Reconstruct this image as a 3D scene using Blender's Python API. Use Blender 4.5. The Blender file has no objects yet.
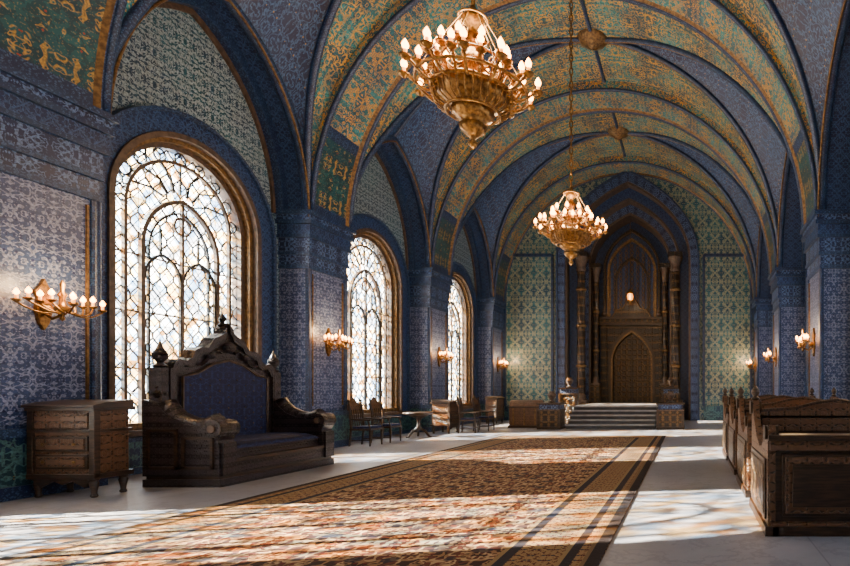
import bpy, math, random
from math import sin, cos, pi, sqrt
from mathutils import Vector, Matrix
from mathutils.geometry import tessellate_polygon
random.seed(4)

# ------------------------------------------------------------------ materials
def hexc(h):
    h = h.lstrip('#')
    c = [int(h[i:i+2], 16)/255 for i in (0, 2, 4)]
    return tuple([(x/12.92 if x <= 0.04045 else ((x+0.055)/1.055)**2.4) for x in c]+[1.0])

class G:
    def __init__(s, name):
        s.m = bpy.data.materials.new(name); s.m.use_nodes = True
        s.nt = s.m.node_tree; s.nt.nodes.clear()
        s.out = s.n('ShaderNodeOutputMaterial')
    def n(s, t): return s.nt.nodes.new(t)
    def link(s, a, b): s.nt.links.new(a, b)
    def put(s, sock, v):
        if hasattr(v, 'is_output'): s.link(v, sock)
        else: sock.default_value = v
    def math(s, op, a, b=0.0, clamp=False):
        n = s.n('ShaderNodeMath'); n.operation = op; n.use_clamp = clamp
        s.put(n.inputs[0], a); s.put(n.inputs[1], b); return n.outputs[0]
    def vm(s, op, a, b=(0, 0, 0)):
        n = s.n('ShaderNodeVectorMath'); n.operation = op
        s.put(n.inputs[0], a); s.put(n.inputs[1], b); return n.outputs[0]
    def mix(s, f, a, b):
        n = s.n('ShaderNodeMix'); n.data_type = 'RGBA'
        s.put(n.inputs[0], f); s.put(n.inputs[6], a); s.put(n.inputs[7], b); return n.outputs[2]
    def sstep(s, v, a, b):
        n = s.n('ShaderNodeMapRange'); n.interpolation_type = 'SMOOTHSTEP'
        s.put(n.inputs[0], v); n.inputs[1].default_value = a; n.inputs[2].default_value = b
        return n.outputs[0]
    def uv(s):
        return s.n('ShaderNodeTexCoord').outputs['UV']
    def noise(s, vec, sc, det=1.0, rough=0.5, dist=0.0):
        n = s.n('ShaderNodeTexNoise'); s.link(vec, n.inputs['Vector'])
        n.inputs['Scale'].default_value = sc; n.inputs['Detail'].default_value = det
        n.inputs['Roughness'].default_value = rough; n.inputs['Distortion'].default_value = dist; return n.outputs[0]
    def vor(s, vec, sc, feat='F1', out=0):
        n = s.n('ShaderNodeTexVoronoi'); n.feature = feat; s.link(vec, n.inputs['Vector'])
        n.inputs['Scale'].default_value = sc; return n.outputs[out]
    def mirror(s, vec, tile):
        t = (tile[0], tile[1], 1.0)
        v = s.vm('DIVIDE', vec, t); v = s.vm('FRACTION', v)
        v = s.vm('SUBTRACT', v, (0.5, 0.5, 0.0)); v = s.vm('ABSOLUTE', v)
        return s.vm('MULTIPLY', v, t)
    def bsdf(s, col, rough=0.5, metal=0.0, height=None, bstr=0.3, bdist=0.02, spec=0.5):
        b = s.n('ShaderNodeBsdfPrincipled')
        s.put(b.inputs['Base Color'], col); s.put(b.inputs['Roughness'], rough)
        s.put(b.inputs['Metallic'], metal); b.inputs['Specular IOR Level'].default_value = spec
        if height is not None:
            bp = s.n('ShaderNodeBump'); bp.inputs['Strength'].default_value = bstr
            bp.inputs['Distance'].default_value = bdist
            s.link(height, bp.inputs['Height']); s.link(bp.outputs[0], b.inputs['Normal'])
        s.link(b.outputs[0], s.out.inputs[0]); return b

def ornament(g, vec, tile, nscale, freq, w, flower=0.0, fscale=4.0, diamond=0.0, seed=0.0, dist=0.6, soft=0.15):
    """mirrored arabesque : returns (linemask, flowermask)"""
    mv = g.mirror(vec, tile)
    mv2 = g.vm('ADD', mv, (seed, seed*1.7, seed*0.3))
    n = g.noise(mv2, nscale, 1.2, 0.5, dist)
    sn = g.math('SINE', g.math('MULTIPLY', n, freq*6.283))
    mask = g.sstep(sn, 1-w-soft, 1-w+soft)
    if diamond > 0:
        sp = g.n('ShaderNodeSeparateXYZ'); g.link(mv, sp.inputs[0])
        q = g.math('ADD', g.math('DIVIDE', sp.outputs[0], tile[0]), g.math('DIVIDE', sp.outputs[1], tile[1]))
        d = g.math('ABSOLUTE', g.math('SUBTRACT', q, 0.5))
        dm = g.math('SUBTRACT', 1.0, g.sstep(d, diamond*0.6, diamond))
        mask = g.math('MAXIMUM', mask, dm)
    fm = None
    if flower > 0:
        d = g.vor(mv2, fscale)
        fm = g.math('SUBTRACT', 1.0, g.sstep(d, flower*0.8, flower))
    return mask, fm

def mat_orn(name, bg, fg, acc=None, tile=(1, 1), nscale=3, freq=3, w=0.4, flower=0.0, fscale=4.0,
            diamond=0.0, rough=0.45, metal=0.0, bg2=None, bstr=0.35, seed=0.0, spec=0.5, bdist=0.02, dist=0.6, patch=0.0, speck=0.4, dark=0.0):
    g = G(name); uv = g.uv()
    mask, fm = ornament(g, uv, tile, nscale, freq, w, flower, fscale, diamond, seed, dist)
    big = g.noise(uv, 0.9, 3.0)
    if patch > 0:
        # worn gilding : the gold comes and goes over the surface
        pn = g.noise(uv, 1.6, 4.0, 0.6)
        mask = g.math('MULTIPLY', mask, g.math('ADD', 1-patch, g.math('MULTIPLY', g.sstep(pn, 0.4, 0.56), patch)))
    c0 = g.mix(g.sstep(big, 0.38, 0.62), hexc(bg), hexc(bg2 or bg))
    if dark > 0:
        # second darker layer of scrollwork in the ground colour
        m2, _ = ornament(g, uv, (tile[0]*1.37, tile[1]*1.37), nscale*1.25, freq, 0.8, seed=seed+3.1, dist=dist)
        c0 = g.mix(g.math('MULTIPLY', m2, dark), c0, hexc('0a1a30'))
    fine = g.noise(uv, 30.0, 2.0)
    fgc = g.mix(g.sstep(fine, 0.3, 0.7), hexc(fg), tuple([x*0.45 for x in hexc(fg)[:3]]+[1]))
    c0 = g.mix(g.math('MULTIPLY', g.sstep(fine, 0.58, 0.66), speck), c0, hexc(fg))
    c = g.mix(mask, c0, fgc)
    if fm is not None and acc: c = g.mix(fm, c, hexc(acc))
    g.bsdf(c, rough, g.math('MULTIPLY', mask, metal), mask, bstr, bdist, spec)
    return g.m

def mat_plain(name, col, rough=0.5, metal=0.0, col2=None, ns=6.0, bstr=0.15, emis=None, spec=0.5):
    g = G(name); tc = g.n('ShaderNodeTexCoord').outputs['Object']
    n = g.noise(tc, ns, 4.0)
    c = g.mix(g.sstep(n, 0.3, 0.7), hexc(col), hexc(col2 or col))
    b = g.bsdf(c, rough, metal, n, bstr, 0.01, spec)
    if emis:
        b.inputs['Emission Color'].default_value = hexc(emis[0]); b.inputs['Emission Strength'].default_value = emis[1]
    return g.m

def mat_wood(name, a, b_, carve=0.0, tile=(0.24, 0.24), rough=0.38, gold=None, k=0.5):
    g = G(name); uv = g.uv()
    st = g.vm('MULTIPLY', uv, (1.5, 14.0, 1.0)) if not carve else uv
    n = g.noise(st, 2.5 if not carve else 9.0, 4.0)
    c = g.mix(g.sstep(n, 0.35, 0.68), hexc(a), hexc(b_))
    h = n; bs = 0.1
    if carve > 0:
        mask, _ = ornament(g, uv, tile, 3.0/tile[0]*0.7, 2.2, 0.8, 0, 4, 0.0, 2.0, 1.0, 0.5)
        hi = hexc(gold) if gold else tuple([min(1, x*2.0) for x in hexc(b_)[:3]]+[1])
        dark = tuple([x*0.3 for x in hexc(a)[:3]]+[1])
        c = g.mix(mask, g.mix(0.5, c, dark), g.mix(k, c, hi)); h = mask; bs = carve
    g.bsdf(c, rough, 0.0, h, bs, 0.02)
    return g.m

M = {}
M['vault_gold'] = mat_orn('vault_gold_mosaic', '1c5c74', 'f6bc4c', '114058', (1.3, 1.3), 8.0, 2.3, 0.32, 0.18, 7.0, 0.0, 0.36, 0.05, bg2='2b8f9c', seed=1.3, patch=0.6, speck=0.5, dark=0.45)
M['vault_band'] = mat_orn('vault_band_mosaic', '1b5a76', 'eeb048', '124464', (0.75, 1.1), 9.0, 2.2, 0.3, 0.18, 9.0, 0.0, 0.38, 0.05, bg2='2a8c9a', seed=5.1, patch=0.4, speck=0.5, dark=0.4)
M['vault_navy'] = mat_orn('vault_navy_tile', '0f1d48', '4068a0', 'a8863e', (0.7, 0.7), 11.0, 2.6, 0.4, 0.11, 8.0, 0.0, 0.42, 0.0, bg2='142c58', seed=2.2, speck=0.25)
M['rib'] = mat_orn('rib_blue_tile', '15244a', '42608e', None, (0.3, 0.3), 22.0, 2.0, 0.45, rough=0.42, bg2='193054', bstr=0.2)
M['lunette'] = mat_orn('lunette_mosaic', '19405e', '9cb0bc', '0e2648', (0.6, 0.6), 13.0, 2.5, 0.5, 0.2, 12.0, 0.0, 0.4, 0.0, bg2='1f5c70', seed=7.0, dark=0.4)
M['lattice'] = mat_orn('far_wall_mosaic', '13506c', 'a4ac9a', '0e2c58', (0.62, 0.86), 9.0, 2.2, 0.36, 0.24, 8.0, 0.045, 0.36, 0.0, bg2='1a7286', seed=3.3, dark=0.4)
M['pier'] = mat_orn('pier_arabesque_tile', '2a3e6c', '8894bc', '142454', (0.5, 0.66), 11.0, 2.7, 0.58, 0.2, 10.0, 0.0, 0.34, 0.0, bg2='334a7a', seed=4.4, speck=0.5, dark=0.3)
M['script'] = mat_orn('calligraphy_band', '0c183e', '627fb2', None, (0.9, 0.24), 14.0, 2.2, 0.34, rough=0.35, bg2='10204a', seed=9.0)
M['navy'] = mat_orn('navy_fine_tile', '0e1a42', '3a5a8e', None, (0.34, 0.34), 19.0, 2.2, 0.38, 0, 4, 0.05, 0.38, 0, bg2='12244e', seed=6.0)
M['green'] = mat_orn('niche_teal_tile', '0d4252', 'c49a44', '94382a', (0.95, 0.95), 7.0, 2.0, 0.08, 0.15, 8.0, rough=0.4, bg2='13545e', seed=8.0, dark=0.5, speck=0.3)
M['dado'] = mat_orn('dado_teal_tile', '113444', '4c7a82', '8a7038', (0.7, 0.6), 9.0, 2.4, 0.42, 0.1, 8.0, 0.05, 0.4, bg2='122c50', seed=11.0)
M['gold'] = mat_plain('aged_gilt', '86683e', 0.42, 0.35, '503b24', 14.0, 0.25)
M['bronze'] = mat_plain('bronze_frame', '625044', 0.45, 0.15, '403630', 10.0, 0.25)
M['brass'] = mat_plain('chandelier_brass', '9c733a', 0.32, 0.75, '5e401c', 20.0, 0.2)
M['lead'] = mat_plain('window_lead', '24262c', 0.5, 0.3, '1a1c22', 8.0, 0.1)
M['wood'] = mat_wood('dark_walnut', '20170f', '453023')
M['carved'] = mat_wood('carved_walnut', '2a1c13', '583e2b', 1.0, (0.2, 0.2), k=0.45)
M['carvedgold'] = mat_wood('carved_gilded_wood', '1e150f', '3c291c', 1.0, (0.28, 0.28), gold='a07840', k=0.32)
M['portalwood'] = mat_wood('portal_dark_wood', '120c0a', '281b15', 1.0, (0.4, 0.4), gold='8a6434', k=0.4)
M['throne'] = mat_wood('throne_dark_wood', '131118', '2c242a', 1.0, (0.16, 0.16), 0.35, k=0.45)
M['velvet'] = mat_orn('navy_velvet', '0a1440', '223a74', None, (0.22, 0.22), 16.0, 2.2, 0.4, rough=0.75, bstr=0.2)
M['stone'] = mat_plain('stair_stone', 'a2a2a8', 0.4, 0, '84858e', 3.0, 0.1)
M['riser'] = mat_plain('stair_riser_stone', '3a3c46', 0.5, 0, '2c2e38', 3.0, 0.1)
M['fringe'] = mat_plain('carpet_fringe', '7c6a54', 0.9)
M['candle'] = mat_plain('wax', 'd8b070', 0.5, 0, emis=('ff9030', 3.0))
M['flame'] = mat_plain('flame_bulb', 'ffd9a0', 0.5, 0, emis=('ff9c38', 36.0))

# marble floor
g = G('marble_floor'); tc = g.uv()
wn = g.noise(tc, 0.55, 6.0, 0.62); vn = g.noise(tc, 1.3, 7.0, 0.65)
vein = g.math('SUBTRACT', 1.0, g.sstep(g.math('ABSOLUTE', g.math('SUBTRACT', vn, 0.5)), 0.0, 0.03))
c = g.mix(g.sstep(wn, 0.3, 0.7), hexc('7e8290'), hexc('a2a3ae'))
c = g.mix(g.math('MULTIPLY', vein, 0.35), c, hexc('5e606a'))
mv = g.mirror(tc, (2.4, 2.4)); sp = g.n('ShaderNodeSeparateXYZ'); g.link(mv, sp.inputs[0])
j = g.math('MINIMUM', sp.outputs[0], sp.outputs[1])
jm = g.math('SUBTRACT', 1.0, g.sstep(j, 0.004, 0.012))
c = g.mix(g.math('MULTIPLY', jm, 0.5), c, hexc('4c4e58'))
g.bsdf(c, g.math('ADD', g.math('MULTIPLY', wn, 0.3), 0.22), 0.0, g.noise(tc, 3.0, 3.0), 0.05, 0.02, 0.4)
M['floor'] = g.m

# carpet
CX0, CX1, CY0, CY1 = -6.1, -0.78, 2.6, 17.3
hwx, hly = (CX1-CX0)/2, (CY1-CY0)/2
g = G('persian_carpet'); uv = g.uv()
ab = g.vm('ABSOLUTE', uv); sp = g.n('ShaderNodeSeparateXYZ'); g.link(ab, sp.inputs[0])
dm = g.math('MINIMUM', g.math('SUBTRACT', hwx, sp.outputs[0]), g.math('SUBTRACT', hly, sp.outputs[1]))
m1, f1 = ornament(g, uv, (0.62, 0.8), 10.0, 2.3, 0.52, 0.26, 9.0, 0.0, 3.0, soft=0.08)
m1b, f1b = ornament(g, uv, (1.33, 1.6), 4.0, 2.4, 0.5, 0.28, 3.4, 0.02, 1.0, soft=0.05)
m2, f2 = ornament(g, uv, (0.31, 0.31), 20.0, 2.2, 0.7, 0.26, 14.0, 0.06, 5.0)
field = g.mix(m1, hexc('2e1614'), hexc('94704e'))
field2 = g.mix(m1, hexc('5c2e22'), hexc('b89a74'))
field = g.mix(m1b, field, field2)
field = g.mix(g.math('MULTIPLY', f1, 0.9), field, hexc('6c1e18'))
field = g.mix(g.math('MULTIPLY', f1b, 0.8), field, hexc('1c1e30'))
bord = g.mix(m2, hexc('4a1816'), hexc('947650')); bord = g.mix(f2, bord, hexc('1c2238'))
def band(col, prev, a, b):
    k = g.math('MULTIPLY', g.math('GREATER_THAN', dm, a), g.math('LESS_THAN', dm, b)); return g.mix(k, prev, col)
c = field
c = band(bord, c, 0.0, 0.95)
c = band(hexc('8c7450'), c, 0.9, 0.94); c = band(hexc('1a1a28'), c, 0.80, 0.9)
c = band(hexc('8c7450'), c, 0.33, 0.37); c = band(hexc('1e1822'), c, 0.24, 0.33)
c = band(hexc('745c40'), c, 0.12, 0.16); c = band(hexc('1e181c'), c, 0.0, 0.12)
fz = g.noise(uv, 90.0, 2.0)
c = g.mix(g.math('MULTIPLY', fz, 0.35), c, hexc('281a16'))
g.bsdf(c, 0.92, 0.0, g.math('ADD', fz, m1), 0.35, 0.01, 0.2)
M['carpet'] = g.m

# stained glass : leaded star / diamond quarries
g = G('stained_glass'); uv = g.uv()
def dia(tile):
    mv = g.mirror(uv, tile); sp = g.n('ShaderNodeSeparateXYZ'); g.link(mv, sp.inputs[0])
    q = g.math('ADD', g.math('DIVIDE', sp.outputs[0], tile[0]), g.math('DIVIDE', sp.outputs[1], tile[1]))
    return g.math('ABSOLUTE', g.math('SUBTRACT', q, 0.5)), sp
d1, s1 = dia((0.20, 0.26))
e1 = g.math('MINIMUM', s1.outputs[0], s1.outputs[1])
came = g.math('MAXIMUM', g.math('LESS_THAN', d1, 0.05), g.math('LESS_THAN', e1, 0.0045))
cellc = g.vor(uv, 8.0, 'F1', 1)
sp = g.n('ShaderNodeSeparateColor'); g.link(cellc, sp.inputs[0])
c = g.mix(g.math('GREATER_THAN', sp.outputs[0], 0.66), hexc('eef2f6'), hexc('f2cc86'))
c = g.mix(g.math('GREATER_THAN', sp.outputs[1], 0.68), c, hexc('98bce0'))
c = g.mix(g.math('GREATER_THAN', sp.outputs[2], 0.88), c, hexc('b88448'))
tr = g.n('ShaderNodeBsdfTransparent'); g.link(c, tr.inputs[0])
tl = g.n('ShaderNodeBsdfTranslucent'); g.link(c, tl.inputs[0])
mx = g.n('ShaderNodeMixShader')
cl = g.noise(uv, 1.7, 3.0, 0.6)
g.link(g.math('ADD', g.math('MULTIPLY', g.sstep(cl, 0.42, 0.58), 0.4), 0.08), mx.inputs[0])
g.link(tr.outputs[0], mx.inputs[1]); g.link(tl.outputs[0], mx.inputs[2])
df = g.n('ShaderNodeBsdfDiffuse'); df.inputs[0].default_value = hexc('222326')
mx2 = g.n('ShaderNodeMixShader'); g.link(came, mx2.inputs[0]); g.link(mx.outputs[0], mx2.inputs[1]); g.link(df.outputs[0], mx2.inputs[2])
g.link(mx2.outputs[0], g.out.inputs[0])
M['glass'] = g.m

# ------------------------------------------------------------------ mesh builder
class MB:
    def __init__(s, name, loc=(0, 0, 0), rz=0.0):
        s.name = name; s.v = []; s.f = []; s.mi = []; s.uvs = []; s.sm = []; s.mats = []; s.loc = loc; s.rz = rz
    def mat(s, k):
        if k not in s.mats: s.mats.append(k)
        return s.mats.index(k)
    def addv(s, p): s.v.append(tuple(p)); return len(s.v)-1
    def face(s, idx, mat, uv=None, smooth=False):
        if uv is None:
            p = [Vector(s.v[i]) for i in idx]
            n = Vector((0, 0, 0))
            for i in range(len(p)):
                a = p[i]; b = p[(i+1) % len(p)]
                n += Vector(((a.y-b.y)*(a.z+b.z), (a.z-b.z)*(a.x+b.x), (a.x-b.x)*(a.y+b.y)))
            ax = max(range(3), key=lambda k: abs(n[k]))
            if ax == 0: uv = [(q.y, q.z) for q in p]
            elif ax == 1: uv = [(q.x, q.z) for q in p]
            else: uv = [(q.x, q.y) for q in p]
        s.f.append(tuple(idx)); s.mi.append(s.mat(mat)); s.uvs.append(uv); s.sm.append(smooth)
    def poly(s, pts, mat, uv=None, smooth=False):
        s.face([s.addv(p) for p in pts], mat, uv, smooth)
    def box(s, x0, y0, z0, x1, y1, z1, mat):
        b = len(s.v)
        for z in (z0, z1):
            for x, y in ((x0, y0), (x1, y0), (x1, y1), (x0, y1)): s.addv((x, y, z))
        for f in ((3, 2, 1, 0), (4, 5, 6, 7), (0, 1, 5, 4), (1, 2, 6, 5), (2, 3, 7, 6), (3, 0, 4, 7)):
            s.face([b+i for i in f], mat)
    def grid(s, rows, mat, uvf=None, smooth=True, matf=None, closed=False):
        """rows: list of rows of points"""
        b = len(s.v); R = len(rows); C = len(rows[0])
        for r in rows:
            for p in r: s.addv(p)
        for i in range(R-1):
            for jx in range(C if closed else C-1):
                j2 = (jx+1) % C
                idx = [b+i*C+jx, b+i*C+j2, b+(i+1)*C+j2, b+(i+1)*C+jx]
                uv = None
                if uvf: uv = [uvf(i, jx), uvf(i, jx+1), uvf(i+1, jx+1), uvf(i+1, jx)]
                s.face(idx, matf(i, jx) if matf else mat, uv, smooth)
        return b
    def lathe(s, prof, c, mat, seg=16, mod=0.0, modn=8, twist=0.0):
        rows = []
        for k, (r, z) in enumerate(prof):
            row = []
            for i in range(seg):
                a = 2*pi*i/seg
                rr = r*(1+mod*cos(modn*a+twist*z))
                row.append((c[0]+rr*cos(a), c[1]+rr*sin(a), c[2]+z))
            rows.append(row)
        L = [0]
        for k in range(1, len(prof)):
            L.append(L[-1]+math.hypot(prof[k][0]-prof[k-1][0], prof[k][1]-prof[k-1][1]))
        rm = max(p[0] for p in prof)
        s.grid(rows, mat, lambda i, j: (2*pi*rm*j/seg, L[i]), True, closed=True)
    def tube(s, pts, r, mat, seg=6, closed=False, flat=1.0):
        P = [Vector(p) for p in pts]; n = len(P); rows = []
        up = None
        for i in range(n):
            if closed: t = P[(i+1) % n]-P[i-1]
            else: t = P[min(i+1, n-1)]-P[max(i-1, 0)]
            if t.length < 1e-9: t = Vector((0, 0, 1))
            t.normalize()
            if up is None:
                up = Vector((0, 0, 1)) if abs(t.z) < 0.9 else Vector((1, 0, 0))
            a = (up - t*up.dot(t))
            if a.length < 1e-6: a = t.orthogonal()
            a.normalize(); b = t.cross(a); up = a
            rr = r[i] if isinstance(r, (list, tuple)) else r
            rows.append([tuple(P[i]+a*rr*cos(2*pi*k/seg+pi/seg)+b*rr*flat*sin(2*pi*k/seg+pi/seg)) for k in range(seg)])
        if closed: rows.append(rows[0])
        L = [0]
        for i in range(1, len(rows)): L.append(L[-1]+(P[i % n]-P[i-1]).length)
        s.grid(rows, mat, lambda i, j: (j*0.08, L[i]), seg > 4, closed=True)
        if not closed:
            e = len(s.v)
            s.face([e-seg*len(rows)+k for k in range(seg)], mat); s.face([e-1-k for k in range(seg)], mat)
    def sphere(s, c, r, mat, seg=8, rings=6, sz=1.0):
        pr = [(max(r*sin(pi*i/rings), 1e-4), -r*sz*cos(pi*i/rings)) for i in range(rings+1)]
        s.lathe(pr, c, mat, seg)
    def prism(s, out, mp, d0, d1, mat, holes=(), capmat=None, back=True):
        """out: 2d outline; mp(a,b,d)->xyz"""
        loops = [out]+list(holes)
        tri = tessellate_polygon([[Vector((a, b, 0)) for a, b in l] for l in loops])
        flatp = [p for l in loops for p in l]
        for d in ((d1, d0) if back else (d1,)):
            b = len(s.v)
            for a, z in flatp: s.addv(mp(a, z, d))
            for t in tri: s.face([b+i for i in t], capmat or mat)
        for l in loops:
            n = len(l); b = len(s.v)
            for a, z in l: s.addv(mp(a, z, d0))
            for a, z in l: s.addv(mp(a, z, d1))
            for i in range(n):
                j = (i+1) % n; s.face([b+i, b+j, b+n+j, b+n+i], mat)
    def ring(s, inn, outr, mp, d0, d1, mat, sidemat=None):
        """open band between two equal-count outlines, front at d1"""
        n = len(inn); L = [0]
        for i in range(1, n):
            L.append(L[-1]+math.hypot((inn[i][0]+outr[i][0]-inn[i-1][0]-outr[i-1][0])/2, (inn[i][1]+outr[i][1]-inn[i-1][1]-outr[i-1][1])/2))
        w = math.hypot(inn[n//2][0]-outr[n//2][0], inn[n//2][1]-outr[n//2][1])
        rows = [[mp(*p, d0) for p in inn], [mp(*p, d1) for p in inn], [mp(*p, d1) for p in outr], [mp(*p, d0) for p in outr]]
        dd = abs(d1-d0)
        V = [-dd, 0, w, w+dd]
        for k in range(3):
            s.grid([rows[k], rows[k+1]], mat if k == 1 else (sidemat or mat), lambda i, j, k=k: (L[j], V[k+i]), False)
    def build(s, bevel=0.0, parent=None):
        me = bpy.data.meshes.new(s.name)
        me.from_pydata(s.v, [], s.f)
        for k in s.mats: me.materials.append(M[k])
        me.polygons.foreach_set('material_index', s.mi)
        me.polygons.foreach_set('use_smooth', s.sm)
        ul = me.uv_layers.new(name='UVMap')
        flat = []
        for u in s.uvs:
            for q in u: flat += [q[0], q[1]]
        ul.data.foreach_set('uv', flat)
        me.validate(); me.update()
        o = bpy.data.objects.new(s.name, me); bpy.context.scene.collection.objects.link(o)
        o.location = s.loc; o.rotation_euler = (0, 0, s.rz)
        if parent: o.parent = parent
        if bevel:
            b = o.modifiers.new('bevel', 'BEVEL'); b.width = bevel; b.segments = 2; b.limit_method = 'ANGLE'; b.angle_limit = 0.7
        return o

def plight(name, loc, power, col, rad, parent=None):
    l = bpy.data.lights.new(name, 'POINT'); l.energy = power; l.color = col; l.shadow_soft_size = rad
    o = bpy.data.objects.new(name, l); bpy.context.scene.collection.objects.link(o); o.location = loc
    if parent: o.parent = parent
    return o

def Pround(v): return sqrt(max(0, 1-v*v))
def Ppoint(v, R=1.35): 
    return sqrt(max(0, R*R-(v+R-1)**2))/sqrt(R*R-(R-1)**2)
def Psharp(v): return Ppoint(v, 2.2)
def arch(hw, z0, zs, rise, P=Pround, n=28, c=0.0):
    pts = [(c-hw, z0)]
    for i in range(n+1):
        v = -cos(pi*i/n); pts.append((c+hw*v, zs+rise*P(abs(v))))
    pts.append((c+hw, z0)); return pts

# ------------------------------------------------------------------ dimensions
XL, XR = -10.0, 4.2           # walls
FL, FR = -9.3, 3.2            # pier faces
XC, A = (FL+FR)/2, (FR-FL)/2
YB, YF = -5.1, 26.3
ZS = 5.8; RISE = 6.7; LUN = 3.6
BAYS = [-1.4, 4.6, 10.6, 16.6, 22.6]
PIERS = [-4.4, 1.6, 7.6, 13.6, 19.6, 25.6]
HB = 2.3; PW = 0.7

# floor
o = MB('floor'); o.box(XL-0.6, YB-0.6, -0.2, XR+0.6, 29.0, 0.0, 'floor'); o.build()
# unseen slab above vault, added to keep sun from leaking in
o = MB('sun_block_slab'); o.box(XL-0.8, YB-0.8, 13.3, XR+0.8, 29.2, 13.6, 'stone'); o.build()

# ---------------- side walls & windows
def mapL(a, z, d): return (XL+d, a, z)
def mapR(a, z, d): return (XR-d, a, z)
WHW, WSILL, WSP = 1.6, 0.68, 4.9

def side_wall(name, mp):
    o = MB(name)
    for yc in BAYS:
        a0 = yc-3.0 if yc != BAYS[0] else YB-0.3
        a1 = yc+3.0 if yc != BAYS[-1] else YF+0.5
        hole = arch(WHW, WSILL, WSP, WHW, Pround, 28, yc)
        o.prism([(a0, 0), (a1, 0), (a1, 13.3), (a0, 13.3)], mp, -0.55, 0.0, 'lunette', holes=[hole], back=True)
        i0 = arch(1.6, 0.68, WSP, 1.6, Pround, 28, yc); i1 = arch(1.95, 0.68, WSP, 1.95, Pround, 28, yc)
        o.ring(i0, i1, mp, 0, 0.10, 'navy')
        i2 = arch(2.02, 0.68, WSP, 2.02, Pround, 28, yc)
        o.ring(i1, i2, mp, 0, 0.16, 'rib')
        q0 = arch(2.3, ZS-0.02, ZS, LUN, Ppoint, 28, yc)[1:-1]
        q1 = arch(2.12, ZS-0.02, ZS-0.05, LUN-0.22, Ppoint, 28, yc)[1:-1]
        o.ring(q1, q0, mp, 0, 0.22, 'rib')
        q2 = arch(2.05, ZS-0.02, ZS-0.07, LUN-0.32, Ppoint, 28, yc)[1:-1]
        o.ring(q2, q1, mp, 0, 0.06, 'bronze')
        d0 = mp(yc-2.3, 0, 0.0); d1 = mp(yc+2.3, 0.58, 0.10)
        o.box(min(d0[0], d1[0]), yc-2.3, 0, max(d0[0], d1[0]), yc+2.3, 0.58, 'dado')
        d1 = mp(0, 0, 0.16)
        o.box(min(d0[0], d1[0]), yc-2.3, 0.58, max(d0[0], d1[0]), yc+2.3, 0.66, 'rib')
        o.box(min(d0[0], d1[0]), yc-2.3, 0.0, max(d0[0], d1[0]), yc+2.3, 0.12, 'rib')
    return o.build()
side_wall('wall_left', mapL); side_wall('wall_right', mapR)

def inside_arch(a, z, hw, zs, rise, P=Pround):
    if abs(a) >= hw: return False
    if z <= zs: return True
    return z < zs+rise*P(abs(a)/hw)

def window(name, yc, mp):
    o = MB(name)
    steps = [(1.60, 1.50, 0.14, 'bronze'), (1.50, 1.42, 0.02, 'gold'), (1.42, 1.32, -0.1, 'bronze')]
    for ro, ri, d, m in steps:
        o.ring(arch(ri, 0.70, WSP, ri, Pround, 36, yc), arch(ro, 0.70, WSP, ro, Pround, 36, yc), mp, -0.34, d, m)
    def bx(a0, z0, a1, z1, d0, d1, m):
        p = mp(a0, z0, d0); q = mp(a1, z1, d1)
        o.box(min(p[0], q[0]), a0, z0, max(p[0], q[0]), a1, z1, m)
    bx(yc-1.66, 0.68, yc+1.66, 0.78, -0.3, 0.22, 'bronze')
    bx(yc-1.5, 0.78, yc+1.5, 0.90, -0.3, 0.04, 'gold')
    D = -0.2
    def T(pts, r, m='lead', closed=False, seg=4, d=D):
        o.tube([mp(yc+a, z, d) for a, z in pts], r, m, seg, closed)
    # geometric lattice : zig-zag bars crossing into hexagon-and-star cells
    s = 0.27; per = 0.46
    nk = 12
    for k in range(-nk, nk+1):
        for sg in (1, -1):
            run = []
            z = 0.88
            while z < 6.5:
                ph = (z/per) % 1.0
                tri_ = min(max(abs(2*ph-1)*1.7-0.35, 0), 1)
                a = (k+0.5*tri_*sg)*s
                if inside_arch(a, z, 1.33, WSP, 1.33): run.append((a, z))
                else:
                    if len(run) > 2: T(run, 0.015)
                    run = []
                z += per/12
            if len(run) > 2: T(run, 0.015)
    # main tracery
    ia = arch(0.78, 0.88, 4.25, 1.0, Ppoint, 20)
    T(ia, 0.05, 'bronze', d=-0.16); 
    ib = arch(0.62, 0.88, 4.2, 0.82, Ppoint, 20); T(ib, 0.028, 'lead')
    T([(0, 0.88), (0, 5.2)], 0.036, 'bronze', d=-0.16)
    for sgn in (-1, 1):
        T(arch(0.36, 0.88, 3.6, 0.5, Ppoint, 14, sgn*0.38), 0.03, 'lead', d=-0.17)
        T([(sgn*0.39, 4.1), (sgn*0.39, 4.6)], 0.024)
    T(arch(1.08, 0.88, WSP, 1.08, Pround, 28), 0.04, 'bronze', d=-0.16)
    for i in range(9):
        t = pi*(i+0.5)/9
        cx, cz = 1.2*cos(t), WSP+1.2*sin(t)
        T([(cx+0.115*cos(u*pi/6), cz+0.115*sin(u*pi/6)) for u in range(12)], 0.018, 'lead', True)
    for i in range(1, 8):
        t = pi*i/8
        x0 = (0.0+0.35*cos(t), 5.15+0.25*sin(t)); x1 = (1.08*cos(t), WSP+1.08*sin(t))
        mid = ((x0[0]+x1[0])/2-0.1*sin(2*t), (x0[1]+x1[1])/2+0.06)
        T([x0, mid, x1], 0.024)
    T([(0.17*cos(u*pi/8), 4.75+0.17*sin(u*pi/8)) for u in range(16)], 0.026, 'bronze', True, d=-0.16)
    for z in (1.9, 2.95, 4.0):
        T([(-1.33, z), (1.33, z)], 0.02, 'bronze')
    # pane
    out = arch(1.36, 0.8, WSP, 1.36, Pround, 28, yc)
    tri = tessellate_polygon([[Vector((a, b, 0)) for a, b in out]])
    b = len(o.v)
    for a, z in out: o.addv(mp(a, z, -0.3))
    for t in tri: o.face([b+i for i in t], 'glass')
    return o.build()
k = 1
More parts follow.
